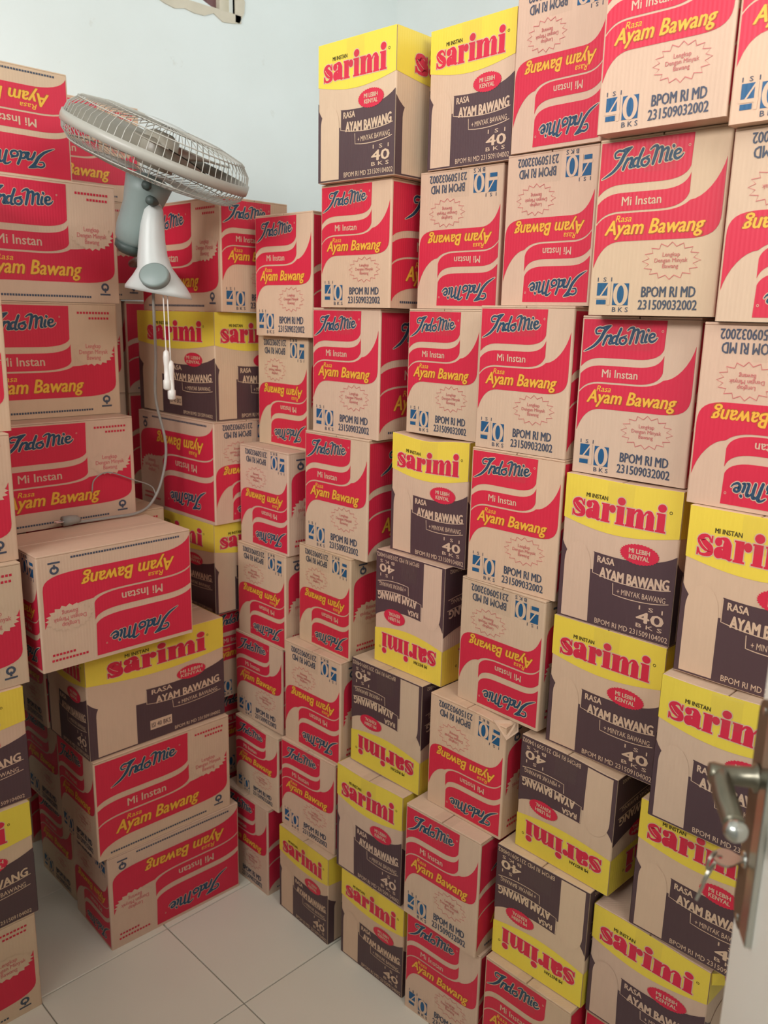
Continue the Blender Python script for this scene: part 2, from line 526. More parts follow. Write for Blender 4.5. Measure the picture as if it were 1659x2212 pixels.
def red_end():
    p = Print(200, 255)
    red_blocks(p, 200, 255, 147, (6, 66, 78, 104, 107, 147), (196, 42), 48, 38)
    script_logo(p, 8, 16, 137, 58, slope=-0.03)
    p.text('Mi Instan', 44, 84, 106, 96.5, 'kraft', 3, 0.02)
    p.text('Rasa', 36, 110, 62, 119.5, 'gold', 3, 0.01, 0.25)
    p.text('Ayam Bawang', 20.8, 117.5, 174.8, 145, 'rust', 3, 0.05, 0.25)
    p.text('Ayam Bawang', 20, 117, 174, 144, 'gold', 4, 0.022, 0.25)
    p.burst(129, 177, 44, 26, 16, 0.22, 1.3, 'rose')
    p.text('Lengkap\nDengan Minyak\nBawang', 104, 165, 154, 189, 'rose', 2, 0.005)
    p.text('I  S  I', 14, 199, 38, 205, 'navy', 2, 0.02)
    p.rect(14, 207, 37, 227, 'blue')
    p.rect(14, 232, 30, 239, 'blue')
    p.stroke([(34, 207), (20, 227)], 2.4, 'kraft', 2, caps=False)
    p.stroke([(34.5, 206), (34.5, 240)], 5.0, 'kraft', 2, caps=False)
    p.rect(12, 226, 38, 230.5, 'kraft', 2)
    p.rect(41, 208, 67, 240, 'blue')
    p.ellipse(54, 224, 12.2, 17, 'kraft', 2)
    p.ellipse(54, 224, 5.6, 13, 'blue', 3)
    p.text('B K S', 42, 243, 68, 250, 'navy', 2, 0.02)
    p.text('BPOM RI MD', 88, 213, 170, 228, 'navy', 2, 0.03)
    p.text('231509032002', 84, 232, 174, 246, 'navy', 2, 0.028)
    return p

def red_side():
    p = Print(362, 255)
    red_blocks(p, 362, 255, 242, (8, 98, 112, 150, 154, 212), (352, 96), 92, 30)
    script_logo(p, 40, 26, 215, 78, slope=-0.03)
    p.text('Mi Instan', 78, 120, 178, 139, 'kraft', 3, 0.02)
    p.text('Rasa', 74, 160, 112, 172, 'gold', 3, 0.01, 0.25)
    p.text('Ayam Bawang', 46.8, 169.8, 268.8, 208.8, 'rust', 3, 0.05, 0.25)
    p.text('Ayam Bawang', 46, 169, 268, 208, 'gold', 4, 0.022, 0.25)
    p.burst(298, 112, 54, 30, 20, 0.16, 0, 'crimson', 4, fill='kraft')
    p.text('Lengkap\nDengan Minyak\nBawang', 262, 92, 334, 131, 'rose', 5, 0.015)
    for i, (a, b) in enumerate(((262, 340), (290, 340))):
        for x in np.arange(a, b, 7.5):
            p.rect(x, 20 + i * 12, x + 5.2, 25 + i * 12, 'crimson')
    for x in np.arange(30, 286, 6.2):
        p.rect(x, 240, x + 4.6, 244.5, 'navy')
    p.ellipse(325, 220, 10, 9, 'navy', 2, 14)
    p.ellipse(325, 220, 5, 4.5, 'kraft', 3, 10)
    p.rect(323, 222, 327, 232, 'navy', 4)
    p.rect(312, 234, 338, 238, 'navy')
    return p

def yellow_panel(W, side):
    H = 251
    p = Print(W, H)
    q = W / 210
    top = lambda x: H * (0.30 + 0.055 * math.sin(PI * min(max(x / W, 0), 1)))
    xs = np.linspace(0.6, W - 0.6, 17)
    p.poly([(xs[0], 1)] + [(xs[-1], 1)] + [(x, top(x)) for x in xs[::-1]], 'yellow')
    # dark field with the dipping banner edge on the right
    bx = W * (0.31 if not side else 0.40)
    edge = [(W - 0.6, H * 0.415)] + bez((W - 0.6, H * 0.415), (W * 0.86, H * 0.50), (W * 0.62, H * 0.515), (bx, H * 0.492), 10)
    p.poly([(0.6, H - 1), (0.6, H * 0.455)] + bez((0.6, H * 0.455), (W * 0.06, H * 0.56), (W * 0.18, H * 0.60), (bx - W * 0.02, H * 0.615), 8)
           + [(bx, H * 0.615)] + edge[::-1] + [(W - 0.6, H - 1)], 'brown')
    # plain unprinted kraft patch beside the banner
    cx, rx = W * (0.165 if not side else 0.19), W * (0.125 if not side else 0.135)
    p.poly([(cx - rx, H * 0.985)] + [(cx - rx * math.cos(t), H * 0.60 - H * 0.15 * math.sin(t)) for t in np.linspace(0, PI, 15)] + [(cx + rx, H * 0.985)], 'kraft', 2)
    # banner outline and wording
    e2 = bez((bx, H * 0.635), (W * 0.55, H * 0.675), (W * 0.8, H * 0.67), (W * 0.97, H * 0.635), 8)
    p.stroke([(bx + 0.6, H * 0.50), (bx + 0.6, H * 0.635)] + e2, 1.5, 'kraft', 3)
    sx = lambda u: W * u
    x_r = 0.35 if not side else 0.44
    p.text('RASA', sx(x_r), H * 0.513, sx(x_r + 0.15), H * 0.557, 'kraft', 4, 0.04)
    p.text('AYAM BAWANG', sx(x_r + 0.03), H * 0.575, sx(0.955), H * 0.645, 'kraft', 4, 0.05, arc=3.5, slope=-0.03)
    p.stroke([(sx(x_r + 0.15), H * 0.675), (sx(x_r + 0.155), H * 0.748)] + bez((sx(x_r + 0.155), H * 0.748), (W * 0.65, H * 0.765), (W * 0.85, H * 0.755), (W * 0.965, H * 0.725), 6), 1.4, 'kraft', 3)
    p.text('+ MINYAK BAWANG', sx(x_r + 0.19), H * 0.695, sx(0.94), H * 0.732, 'kraft', 4, 0.008, slope=-0.04)
    p.burst(sx(0.70 if not side else 0.74), H * 0.447, W * 0.165 if not side else W * 0.115, H * 0.068, 34, 0.07, 0, 'red', 5, fill='red')
    c = sx(0.70 if not side else 0.74)
    p.text('MI LEBIH\nKENYAL', c - W * 0.085, H * 0.413, c + W * 0.085, H * 0.482, 'kraft', 6, 0.035)
    if not side:
        p.text('I  S  I', sx(0.735), H * 0.775, sx(0.93), H * 0.802, 'kraft', 4, 0.02)
        p.text('40', sx(0.72), H * 0.815, sx(0.94), H * 0.885, 'kraft', 4, 0.05)
        p.text('B K S', sx(0.72), H * 0.895, sx(0.935), H * 0.922, 'kraft', 4, 0.02)
        p.text('BPOM RI MD 231509104002', sx(0.36), H * 0.942, sx(0.985), H * 0.978, 'kraft', 4, 0.008)
        fat_word(p, 17, 24, 186, 70)
        p.text('MI INSTAN', 42, 27, 82, 34, 'black', 5, 0.03)
    else:
        p.rect(sx(0.42), H * 0.81, sx(0.58), H * 0.90, 'kraft', 4)
        p.text('ISI 40 BKS', sx(0.43), H * 0.835, sx(0.57), H * 0.88, 'brown', 5, 0.015)
        p.text('BPOM RI MD 231509104002', sx(0.60), H * 0.942, sx(0.96), H * 0.975, 'kraft', 4, 0.008)
        fat_word(p, 52, 22, 310, 70)
        p.text('MI INSTAN', 96, 25, 156, 33, 'black', 5, 0.03)
    return p

NOM = {'I': (0.362, 0.200, 0.255), 'S': (0.362, 0.210, 0.251)}
PRINT = {'I': (red_end().mesh('red_end_print'), red_side().mesh('red_side_print')),
         'S': (yellow_panel(210, False).mesh('yellow_end_print'), yellow_panel(362, True).mesh('yellow_side_print'))}

# ---------------------------------------------------------------- cartons
def carton_body(kind):
    L, W, H = NOM[kind]
    bm = bmesh.new()
    add_box(bm, -L / 2, L / 2, -W / 2, W / 2, 0.0, H - 0.0045)
    vert = [e for e in bm.edges if abs(e.verts[0].co.z - e.verts[1].co.z) > 0.1]
    bmesh.ops.bevel(bm, geom=vert, offset=0.0035, segments=3, affect='EDGES', profile=0.5)
    me = bpy.data.meshes.new('body')
    bm.normal_update()
    bm.to_mesh(me)
    bm.free()
    me.materials.append(M['kraft'])
    return me
def carton_flap(kind, s):
    L, W, H = NOM[kind]
    bm = bmesh.new()
    y0, y1 = (0.0012, W / 2 - 0.0005) if s > 0 else (-W / 2 + 0.0005, -0.0012)
    add_box(bm, -L / 2 + 0.001, L / 2 - 0.001, y0, y1, H - 0.0042, H - 0.0006)
    bmesh.ops.bevel(bm, geom=list(bm.edges), offset=0.0008, segments=1, affect='EDGES')
    me = bpy.data.meshes.new('top_flap')
    bm.to_mesh(me)
    bm.free()
    me.materials.append(M['kraft'])
    return me
def carton_tape(kind):
    L, W, H = NOM[kind]
    bm = bmesh.new()
    t, o = 0.024, 0.0020
    path = [(-L / 2 - o, H - 0.052), (-L / 2 - o, H - 0.006), (-L / 2 + 0.001, H - 0.0003), (L / 2 - 0.001, H - 0.0003), (L / 2 + o, H - 0.006), (L / 2 + o, H - 0.052)]
    a = [bm.verts.new((x, -t, z)) for x, z in path]
    b = [bm.verts.new((x, t, z)) for x, z in path]
    for i in range(len(path) - 1):
        bm.faces.new((a[i], a[i + 1], b[i + 1], b[i]))
    me = bpy.data.meshes.new('packing_tape')
    bm.normal_update()
    bm.to_mesh(me)
    bm.free()
    me.materials.append(M['tape'])
    return me
BODY = {k: carton_body(k) for k in 'IS'}
FLAP = {k: (carton_flap(k, 1), carton_flap(k, -1)) for k in 'IS'}
TAPE = {k: carton_tape(k) for k in 'IS'}

def T(x, y, z): return Matrix.Translation((x, y, z))
def RZ(a): return Matrix.Rotation(a, 4, 'Z')

def carton(kind, flip, loc, rz, size, label, group, tint):
    L, W, H = NOM[kind]
    root = empty('carton', loc, rz, label, 'carton', group)
    S = Matrix.Diagonal((size[0] / L, size[1] / W, (size[2] - 0.0004) / H, 1.0))
    F = (T(0, 0, H) @ Matrix.Rotation(PI, 4, 'X')) if flip else Matrix.Identity(4)
    kids = [('body', BODY[kind], S)]
    e, s = PRINT[kind]
    kids += [('end_print', e, S @ F @ T(-L / 2, W / 2, 0) @ RZ(-PI / 2)), ('end_print', e, S @ F @ T(L / 2, -W / 2, 0) @ RZ(PI / 2)),
             ('side_print', s, S @ F @ T(-L / 2, -W / 2, 0)), ('side_print', s, S @ F @ T(L / 2, W / 2, 0) @ RZ(PI))]
    kids += [('top_flap', FLAP[kind][0], S), ('top_flap', FLAP[kind][1], S), ('packing_tape', TAPE[kind], S)]
    for n, me, mt in kids:
        o = link(bpy.data.objects.new(n, me), root, mt)
        o.color = tint
    return root

# columns: (column, level from floor, print, upside down, x, y, face width, height, turn)
TABLE = [
('A',0,'I',0,1.1755,1.7649,0.1983,0.2533,-0.0014), ('A',1,'I',0,1.1910,1.7244,0.1854,0.2130,-0.0029), ('A',2,'I',0,1.2056,1.7369,0.1960,0.2326,0.0102),
('A',3,'I',1,1.2106,1.7282,0.1989,0.2420,-0.0096), ('A',4,'I',1,1.2179,1.7217,0.1983,0.2512,-0.0195), ('A',5,'I',1,1.2695,1.7093,0.1943,0.2657,-0.0118),
('A',6,'I',0,1.2408,1.6774,0.2030,0.2724,0.0251), ('B',0,'S',0,1.1783,1.5195,0.1961,0.2379,-0.0311), ('B',1,'I',0,1.1889,1.5238,0.1971,0.2392,0.0291),
('B',2,'I',1,1.1984,1.5198,0.2035,0.2597,0.0061), ('B',3,'I',1,1.2281,1.5006,0.1886,0.2435,-0.0316), ('B',4,'I',0,1.2280,1.4786,0.2069,0.2712,0.0193),
('B',5,'I',0,1.2366,1.4626,0.2089,0.2734,0.0225), ('B',6,'I',0,1.2278,1.4259,0.2049,0.2490,0.0292), ('B',7,'S',0,1.2120,1.4166,0.2141,0.2620,0.0350),
('C',0,'S',0,1.1844,1.2881,0.2047,0.2313,0.0020), ('C',1,'S',0,1.1841,1.3069,0.2084,0.2697,0.0102), ('C',2,'S',1,1.2172,1.2975,0.2162,0.2555,-0.0027),
('C',3,'S',1,1.2422,1.2511,0.1982,0.2595,-0.0009), ('C',4,'S',0,1.2599,1.2277,0.2068,0.2584,0.0147), ('C',5,'I',0,1.2772,1.2079,0.1910,0.2513,-0.0136),
('C',6,'I',1,1.2887,1.1981,0.2047,0.2594,0.0056), ('C',7,'S',0,1.2851,1.1770,0.2038,0.2468,-0.0238), ('D',0,'I',0,1.1762,1.0673,0.1992,0.2479,0.0350),
('D',1,'I',0,1.1679,1.0721,0.1980,0.2627,0.0178), ('D',2,'I',1,1.2087,1.0511,0.1948,0.2476,-0.0057), ('D',3,'I',1,1.2340,1.0023,0.2020,0.2570,-0.0342),
('D',4,'I',0,1.2327,0.9910,0.2012,0.2583,0.0263), ('D',5,'I',0,1.2392,0.9913,0.1997,0.2597,0.0017), ('D',6,'I',1,1.2677,0.9693,0.1874,0.2560,-0.0248),
('D',7,'I',1,1.2623,0.9610,0.1825,0.2550,-0.0350), ('E',0,'I',0,1.1792,0.8530,0.1986,0.2635,-0.0000), ('E',1,'S',1,1.1996,0.8542,0.2059,0.2463,0.0119),
('E',2,'S',1,1.2216,0.8293,0.2065,0.2367,-0.0270), ('E',3,'S',0,1.2337,0.7850,0.2166,0.2491,-0.0039), ('E',4,'S',0,1.2340,0.7806,0.2125,0.2599,0.0097),
('E',5,'I',0,1.2478,0.7814,0.2052,0.2632,0.0126), ('E',6,'I',0,1.2069,0.7474,0.2052,0.2608,0.0230), ('E',7,'I',0,1.1727,0.7344,0.1965,0.2550,0.0013),
('F',0,'I',0,1.2157,0.6442,0.1986,0.2588,0.0000), ('F',1,'S',0,1.2128,0.6442,0.2168,0.2287,0.0020), ('F',2,'S',0,1.2120,0.5758,0.2089,0.2439,0.0000),
('F',3,'S',0,1.1735,0.5445,0.2089,0.2491,0.0000), ('F',4,'S',0,1.1952,0.5383,0.2089,0.2656,0.0000), ('F',5,'I',1,1.2056,0.5519,0.1986,0.2667,0.0000),
('F',6,'I',1,1.1936,0.5327,0.1986,0.2545,0.0000), ('F',7,'I',0,1.1731,0.5344,0.1986,0.2550,-0.0000), ('L',0,'I',1,0.7820,1.6660,0.3634,0.2516,-0.0350),
('L',1,'I',0,0.7629,1.6669,0.3627,0.2569,-0.0255), ('L',2,'S',0,0.7615,1.6746,0.3616,0.2615,-0.0077), ('L',3,'I',1,0.6546,1.6320,0.3584,0.2525,-0.0014),
('K',0,'I',0,0.8000,1.8950,0.3615,0.2540,0.0000), ('K',1,'I',0,0.7800,1.8950,0.3615,0.2540,0.0000), ('K',2,'I',0,0.7600,1.8950,0.3615,0.2540,0.0000),
('K',3,'I',0,0.7400,1.8950,0.3615,0.2540,0.0000), ('K',4,'I',0,0.6443,1.8626,0.3615,0.2448,-0.0014), ('K',5,'I',0,0.6528,1.9312,0.3615,0.2633,0.0018),
('K',6,'I',0,0.6697,1.9441,0.3621,0.2680,-0.0007), ('K',7,'I',1,0.5897,1.9875,0.3611,0.2342,0.0015), ('M',0,'I',0,0.2323,1.6252,0.3615,0.2365,-0.0000),
('M',1,'S',0,0.2401,1.6251,0.3615,0.2670,-0.0003), ('M',2,'S',0,0.2494,1.6347,0.3614,0.2539,-0.0000), ('M',3,'I',0,0.2687,1.6436,0.3616,0.2582,-0.0003),
('M',4,'I',0,0.2746,1.6638,0.3615,0.2557,-0.0002), ('M',5,'I',0,0.2914,1.6925,0.3616,0.2465,0.0009), ('M',6,'I',0,0.2914,1.6919,0.3615,0.2550,0.0000),
('Z',0,'I',0,1.1720,1.8000,0.1986,0.2493,0.0000), ('Z',1,'I',0,1.1720,1.8000,0.1986,0.2493,0.0000), ('Z',2,'I',0,1.1435,1.7650,0.1986,0.2493,0.0000),
('Z',3,'S',0,1.1489,1.7395,0.2089,0.2407,0.0000), ('Z',4,'I',1,1.1492,1.7311,0.1986,0.2594,0.0000), ('Z',5,'S',0,1.1594,1.7329,0.2089,0.2623,0.0000),
('Z',6,'I',0,1.1679,1.7122,0.1986,0.2603,0.0000), ('P',0,'I',0,0.8200,2.2150,0.3600,0.2562,0.0000), ('P',1,'I',0,0.8200,2.2150,0.3600,0.2562,0.0000),
('P',2,'I',0,0.8200,2.2150,0.3600,0.2562,0.0000), ('P',3,'I',0,0.8200,2.2150,0.3600,0.2562,0.0000), ('P',4,'I',0,0.8200,2.2150,0.3600,0.2562,0.0000),
('P',5,'I',0,0.8200,2.2150,0.3600,0.2562,0.0000), ('P',6,'I',0,0.8930,2.2100,0.3600,0.2562,0.0000), ('P',7,'I',0,0.8930,2.2100,0.3600,0.2450,0.0000),
('Q',0,'I',0,1.1880,2.2120,0.3600,0.2558,0.0000), ('Q',1,'I',0,1.1880,2.2120,0.3600,0.2558,0.0000), ('Q',2,'I',0,1.1880,2.2120,0.3600,0.2558,0.0000),
('Q',3,'I',0,1.1880,2.2120,0.3600,0.2558,0.0000), ('Q',4,'I',0,1.1880,2.2120,0.3600,0.2558,0.0000), ('Q',5,'I',0,1.1880,2.2120,0.3600,0.2558,0.0000),
('N',0,'I',0,0.2400,1.9100,0.3600,0.2550,0.0000), ('N',1,'I',0,0.2500,1.9100,0.3600,0.2550,0.0000), ('N',2,'S',0,0.2600,1.9100,0.3600,0.2550,0.0000), ('N',3,'I',0,0.2700,1.9100,0.3600,0.2550,0.0000), ('N',4,'I',0,0.2800,1.9100,0.3600,0.2550,0.0000), ('N',5,'S',0,0.2900,1.9100,0.3600,0.2550,0.0000), ('N',6,'I',0,0.3000,1.9100,0.3600,0.2550,0.0000),

]
COLUMNS = {
    'A': "the right wall's farthest column", 'B': "the right wall's second column from the corner",
    'C': "the right wall's third column from the corner", 'D': "the right wall's fourth column from the corner",
    'E': "the right wall's fifth column from the corner", 'F': "the right wall's nearest column, beside the door",
    'L': 'the low front-left stack', 'K': 'the tall stack behind the low left one',
    'M': 'the stack cut off by the left picture edge', 'Z': 'the corner column right of the fan',
    'N': 'the unseen stack added to shade the left gap',  # out of view behind column M, added to darken the gap beside it
    'P': 'the rear stack behind the fan cage', 'Q': 'the dark rear stack under the fan'}
ORD = ['bottom', 'second', 'third', 'fourth', 'fifth', 'sixth', 'seventh', 'eighth']
height = {}
ROOTS = {}
count = {}
for r in TABLE:
    count[r[0]] = count.get(r[0], 0) + 1
for col, lev, kind, flip, x, y, w, h, a in TABLE:
    z = height.get(col, 0.0)
    height[col] = z + h
    if col in 'ABCDEF':
        depth = 0.362
        size, rz, off = (depth, w, h), a, Vector((depth / 2, -w / 2, 0))
    elif col == 'Z':
        depth = 0.362
        size, rz, off = (depth, w, h), a + PI / 2, None
    else:
        depth = NOM[kind][1]
        size, rz, off = (w, depth, h), a, Vector((w / 2, depth / 2, 0))
    if off is None:
        loc = Vector((x + w / 2, y + depth / 2, z))
    else:
        loc = Vector((x, y, z)) + Matrix.Rotation(a, 3, 'Z') @ off
    look = 'red-and-kraft' if kind == 'I' else 'yellow-and-brown'
    lv = 'top' if lev == count[col] - 1 else ORD[lev]
    lab = '%s %s carton, %s in %s' % ('upside-down' if flip else 'upright', look,
                                      lv if lv in ('top', 'bottom') else lv + ' from floor', COLUMNS[col])
    rnd = random.Random(hash((ord(col), lev)))
    g = 1 + rnd.uniform(-0.06, 0.05)
    tint = (g * (1 + rnd.uniform(-0.03, 0.03)), g * (1 + rnd.uniform(-0.02, 0.03)), g * (1 + rnd.uniform(-0.05, 0.06)), 1)
    ROOTS[col, lev] = carton(kind, flip, loc, rz, size, lab, 'cartons in ' + COLUMNS[col], tint)

# a few cartons with crushed edges: every panel is cut on one grid and pushed by the same soft displacement
def crush(root, size, fn):
    L, W, H = size
    for ob in root.children:
        mt = ob.matrix_basis.copy()
        me = ob.data.copy()
        bm = bmesh.new()
        bm.from_mesh(me)
        bm.transform(mt)
        for ax, n, lo, hi in ((0, 8, -L / 2, L / 2), (1, 10, -W / 2, W / 2), (2, 10, 0, H)):
            no = Vector([1.0 if i == ax else 0.0 for i in range(3)])
            for k in range(1, n):
                bmesh.ops.bisect_plane(bm, geom=list(bm.verts) + list(bm.edges) + list(bm.faces), plane_co=no * (lo + (hi - lo) * k / n), plane_no=no, dist=1e-6)
        for v in bm.verts:
            v.co += Vector(fn(v.co.x, v.co.y, v.co.z))
        bm.transform(mt.inverted())
        bm.to_mesh(me)
        bm.free()
        ob.data = me
def size_of(col, lev):
    r = [t for t in TABLE if t[0] == col and t[1] == lev][0]
    return (0.362, r[6], r[7])
def soft(t):
    t = min(max(t, 0.0), 1.0)
    return t * t * (3 - 2 * t)
def sag(depth, reach, centre, width, size, bulge=0.0):
    L, W, H = size
    def fn(x, y, z):
        f = math.exp(-((x + L / 2) / reach) ** 2)
        a = math.exp(-((y - centre * W) / (width * W)) ** 2)
        b = math.sin(PI * min(max(z / H, 0), 1)) * (1 - min(1, (2 * y / W) ** 2))
        return (-bulge * f * b, 0, -depth * f * a * soft((z / H - 0.55) / 0.45))
    return fn
for (col, lev, depth, centre, width, bulge) in (('C', 4, 0.010, 0.05, 0.32, 0.003), ('F', 1, 0.009, -0.5, 0.45, 0.007), ('C', 1, 0.005, 0.1, 0.3, 0.002),
                                               ('E', 2, 0.006, -0.45, 0.3, 0.005), ('D', 2, 0.006, -0.5, 0.25, 0.004), ('A', 1, 0.006, -0.3, 0.4, 0.003),
                                               ('L', 2, 0.0, 0.0, 0.3, 0.0), ('F', 3, 0.004, 0.2, 0.4, 0.004), ('E', 4, 0.003, -0.1, 0.4, 0.004)):
    if depth:
        sz = size_of(col, lev)
        crush(ROOTS[col, lev], sz, sag(depth, 0.07, centre, width, sz, bulge))
# torn corner flaps
def torn(root, pts, ink, n):
    bm = bmesh.new()
    nrm = (Vector(pts[1]) - Vector(pts[0])).cross(Vector(pts[2]) - Vector(pts[0])).normalized() * 0.0016
    a = [bm.verts.new(Vector(p)) for p in pts]
    b = [bm.verts.new(Vector(p) + nrm) for p in pts]
    k = len(pts)
    bm.faces.new(a[::-1])
    bm.faces.new(b)
    for i in range(k):
        bm.faces.new((a[i], a[(i + 1) % k], b[(i + 1) % k], b[i]))
    bmesh.ops.recalc_face_normals(bm, faces=list(bm.faces))
    mesh_obj('torn_flap', bm, M[ink], root)
L_, W_, H_ = size_of('D', 2)
torn(ROOTS['D', 2], [(-L_ / 2 - 0.003, -W_ / 2 + 0.030, H_ - 0.001), (-L_ / 2 - 0.004, -W_ / 2 - 0.004, H_ - 0.030), (-L_ / 2 + 0.028, -W_ / 2 - 0.008, H_ - 0.022), (-L_ / 2 + 0.034, -W_ / 2 - 0.002, H_ - 0.003)], 'kraft', 0)
L_, W_, H_ = size_of('F', 1)
torn(ROOTS['F', 1], [(-L_ / 2 + 0.002, -W_ / 2 - 0.0015, H_ - 0.012), (-L_ / 2 + 0.014, -W_ / 2 - 0.016, H_ - 0.010), (-L_ / 2 + 0.020, -W_ / 2 - 0.018, H_ - 0.034), (-L_ / 2 + 0.004, -W_ / 2 - 0.002, H_ - 0.034)], 'yellow', 0)

# ---------------------------------------------------------------- room shell
YB, XR, XL, YF, ZC = 2.43, 2.46, -1.05, -0.52, 3.0
def structure(o):
    o['kind'] = 'structure'
    return o
TP = 0.325
fl = structure(mesh_obj('floor', box_bm(XL - 0.2, XR + 0.2, YF - 1.0, YB + 0.2, -0.06, -0.0035), M['grout']))
tb = box_bm(-TP / 2 + 0.0014, TP / 2 - 0.0014, -TP / 2 + 0.0014, TP / 2 - 0.0014, -0.012, 0.0)
bmesh.ops.bevel(tb, geom=[e for e in tb.edges if e.verts[0].co.z > -0.001 and e.verts[1].co.z > -0.001], offset=0.0012, segments=1, affect='EDGES')
tile_me = bpy.data.meshes.new('tile')
tb.to_mesh(tile_me)
tb.free()
tile_me.materials.append(M['tile'])
X0, Y0 = 0.594, 1.318
for i in range(-8, 7):
    for j in range(-6, 4):
        cx, cy = X0 + (i + 0.5) * TP, Y0 + (j + 0.5) * TP
        if XL < cx < XR and YF - 0.1 < cy < YB:
            link(bpy.data.objects.new('tile', tile_me), fl, T(cx, cy, -0.0002))

def slab_with_hole(name, axis, pos, thick, a0, a1, hole, z1):
    """vertical wall slab; axis 'x' runs along x at y=pos; hole = (h0,h1,z0,z1)"""
    bm = bmesh.new()
    def seg(p, q, za, zb):
        if axis == 'x':
            add_box(bm, p, q, pos, pos + thick, za, zb)
        else:
            add_box(bm, pos, pos + thick, p, q, za, zb)
    if hole:
        h0, h1, b, t = hole
        seg(a0, h0, 0, z1)
        seg(h1, a1, 0, z1)
        if b > 0:
            seg(h0, h1, 0, b)
        seg(h0, h1, t, z1)
    else:
        seg(a0, a1, 0, z1)
    return structure(mesh_obj(name, bm, M['wall']))
WX0, WX1, WZ0, WZ1 = 0.95, 1.73, 2.425, 2.85
slab_with_hole('wall_back', 'x', YB, 0.14, XL - 0.14, XR + 0.14, (WX0, WX1, WZ0, WZ1), ZC)
slab_with_hole("wall_right", "y", XR, 0.14, YF, YB, (0.38, 1.52, 2.18, 2.82), ZC)
slab_with_hole('wall_left', 'y', XL - 0.14, 0.14, YF, YB, (0.08, 1.62, 2.18, 2.72), ZC)
slab_with_hole('wall_front', 'x', YF - 0.14, 0.14, XL - 0.14, XR + 0.14, (-0.85, 0.16, 0.0, 2.1), ZC)
structure(mesh_obj('ceiling', box_bm(XL - 0.14, XR + 0.14, YF - 0.14, YB + 0.14, ZC, ZC + 0.1), M['ceiling']))

# small high window of the back wall: cream frame in stained putty, a rusty bar, open to the white sky
def rough_ring(bm, x0, x1, z0, z1, w, y0, y1, seed):
    rnd = random.Random(seed)
    def strip(p, q, n, horizontal, inner, out):
        prev = None
        for k in range(n + 1):
            t = p + (q - p) * k / n
            o = out * (w + rnd.uniform(-0.008, 0.016))
            pts = [(t, inner), (t, inner + o)] if horizontal else [(inner, t), (inner + o, t)]
            vs = [bm.verts.new((a, y1, b)) for a, b in pts] + [bm.verts.new((a, y0, b)) for a, b in pts]
            if prev:
                bm.faces.new((prev[2], vs[2], vs[3], prev[3]))
                bm.faces.new((prev[3], vs[3], vs[1], prev[1]))
                bm.faces.new((prev[2], prev[0], vs[0], vs[2]))
            prev = vs
    strip(x0 - w, x1 + w, 24, True, z0, -1)
    strip(x0 - w, x1 + w, 24, True, z1, 1)
    strip(z0 - w, z1 + w, 14, False, x0, -1)
    strip(z0 - w, z1 + w, 14, False, x1, 1)
win = structure(mesh_obj('window_1', box_bm(WX0, WX1, YB + 0.004, YB + 0.135, WZ0 - 0.002, WZ0 + 0.004), M['stain']))
bm = bmesh.new()
rough_ring(bm, WX0, WX1, WZ0, WZ1, 0.022, YB - 0.004, YB + 0.01, 3)
mesh_obj('putty_edge', bm, M['stain'], win)
bm = bmesh.new()
add_box(bm, WX1 - 0.035, WX1, YB + 0.03, YB + 0.09, WZ0, WZ1)
add_box(bm, WX0, WX0 + 0.035, YB + 0.03, YB + 0.09, WZ0, WZ1)
add_box(bm, WX0 + 0.035, WX1 - 0.035, YB + 0.03, YB + 0.09, WZ1 - 0.035, WZ1)
mesh_obj('window_frame', bm, M['frame'], win)
bm = bmesh.new()
for x, hw in ((WX0 + 0.2, 0.012), (WX0 + 0.42, 0.012), (WX1 - 0.050, 0.020)):
    add_box(bm, x - hw, x + hw, YB + 0.05, YB + 0.075, WZ0 + 0.004, WZ1 - 0.035)
mesh_obj('window_bar', bm, M['window_bar'], win)

bm = bmesh.new()
va = [bm.verts.new((x, y, z)) for y in (YB + 0.002, YB + 0.12) for x, z in ((WX0, WZ0), (WX0, WZ0 + 0.040), (1.45, WZ0 + 0.036), (1.58, WZ0 + 0.026), (1.635, WZ0 + 0.006), (1.655, WZ0))]
for i in range(6):
    j = (i + 1) % 6
    bm.faces.new((va[i], va[j], va[6 + j], va[6 + i]))
bm.faces.new(va[:6][::-1])
bm.faces.new(va[6:])
bmesh.ops.recalc_face_normals(bm, faces=list(bm.faces))
mesh_obj('mortar_sill', bm, M['wall'], win)

# ---------------------------------------------------------------- wall fan tilted to the ceiling
e1 = Vector((0.7071, -0.7071, 0))          # to the right as seen from the door
e2 = Vector((-0.7071, -0.7071, 0))         # toward the door
fan = empty('electric_fan', (0.990, 1.696, 1.546), 0, 'off-white wall fan with its round cage tilted up, between two tall carton stacks', 'fan')
OF = Vector((0.990, 1.696, 1.546))
def fp(r, d, z):
    """fan point relative to the fan's base: r right, d toward the door, z height"""
    return e1 * r + e2 * d + Vector((0, 0, z))
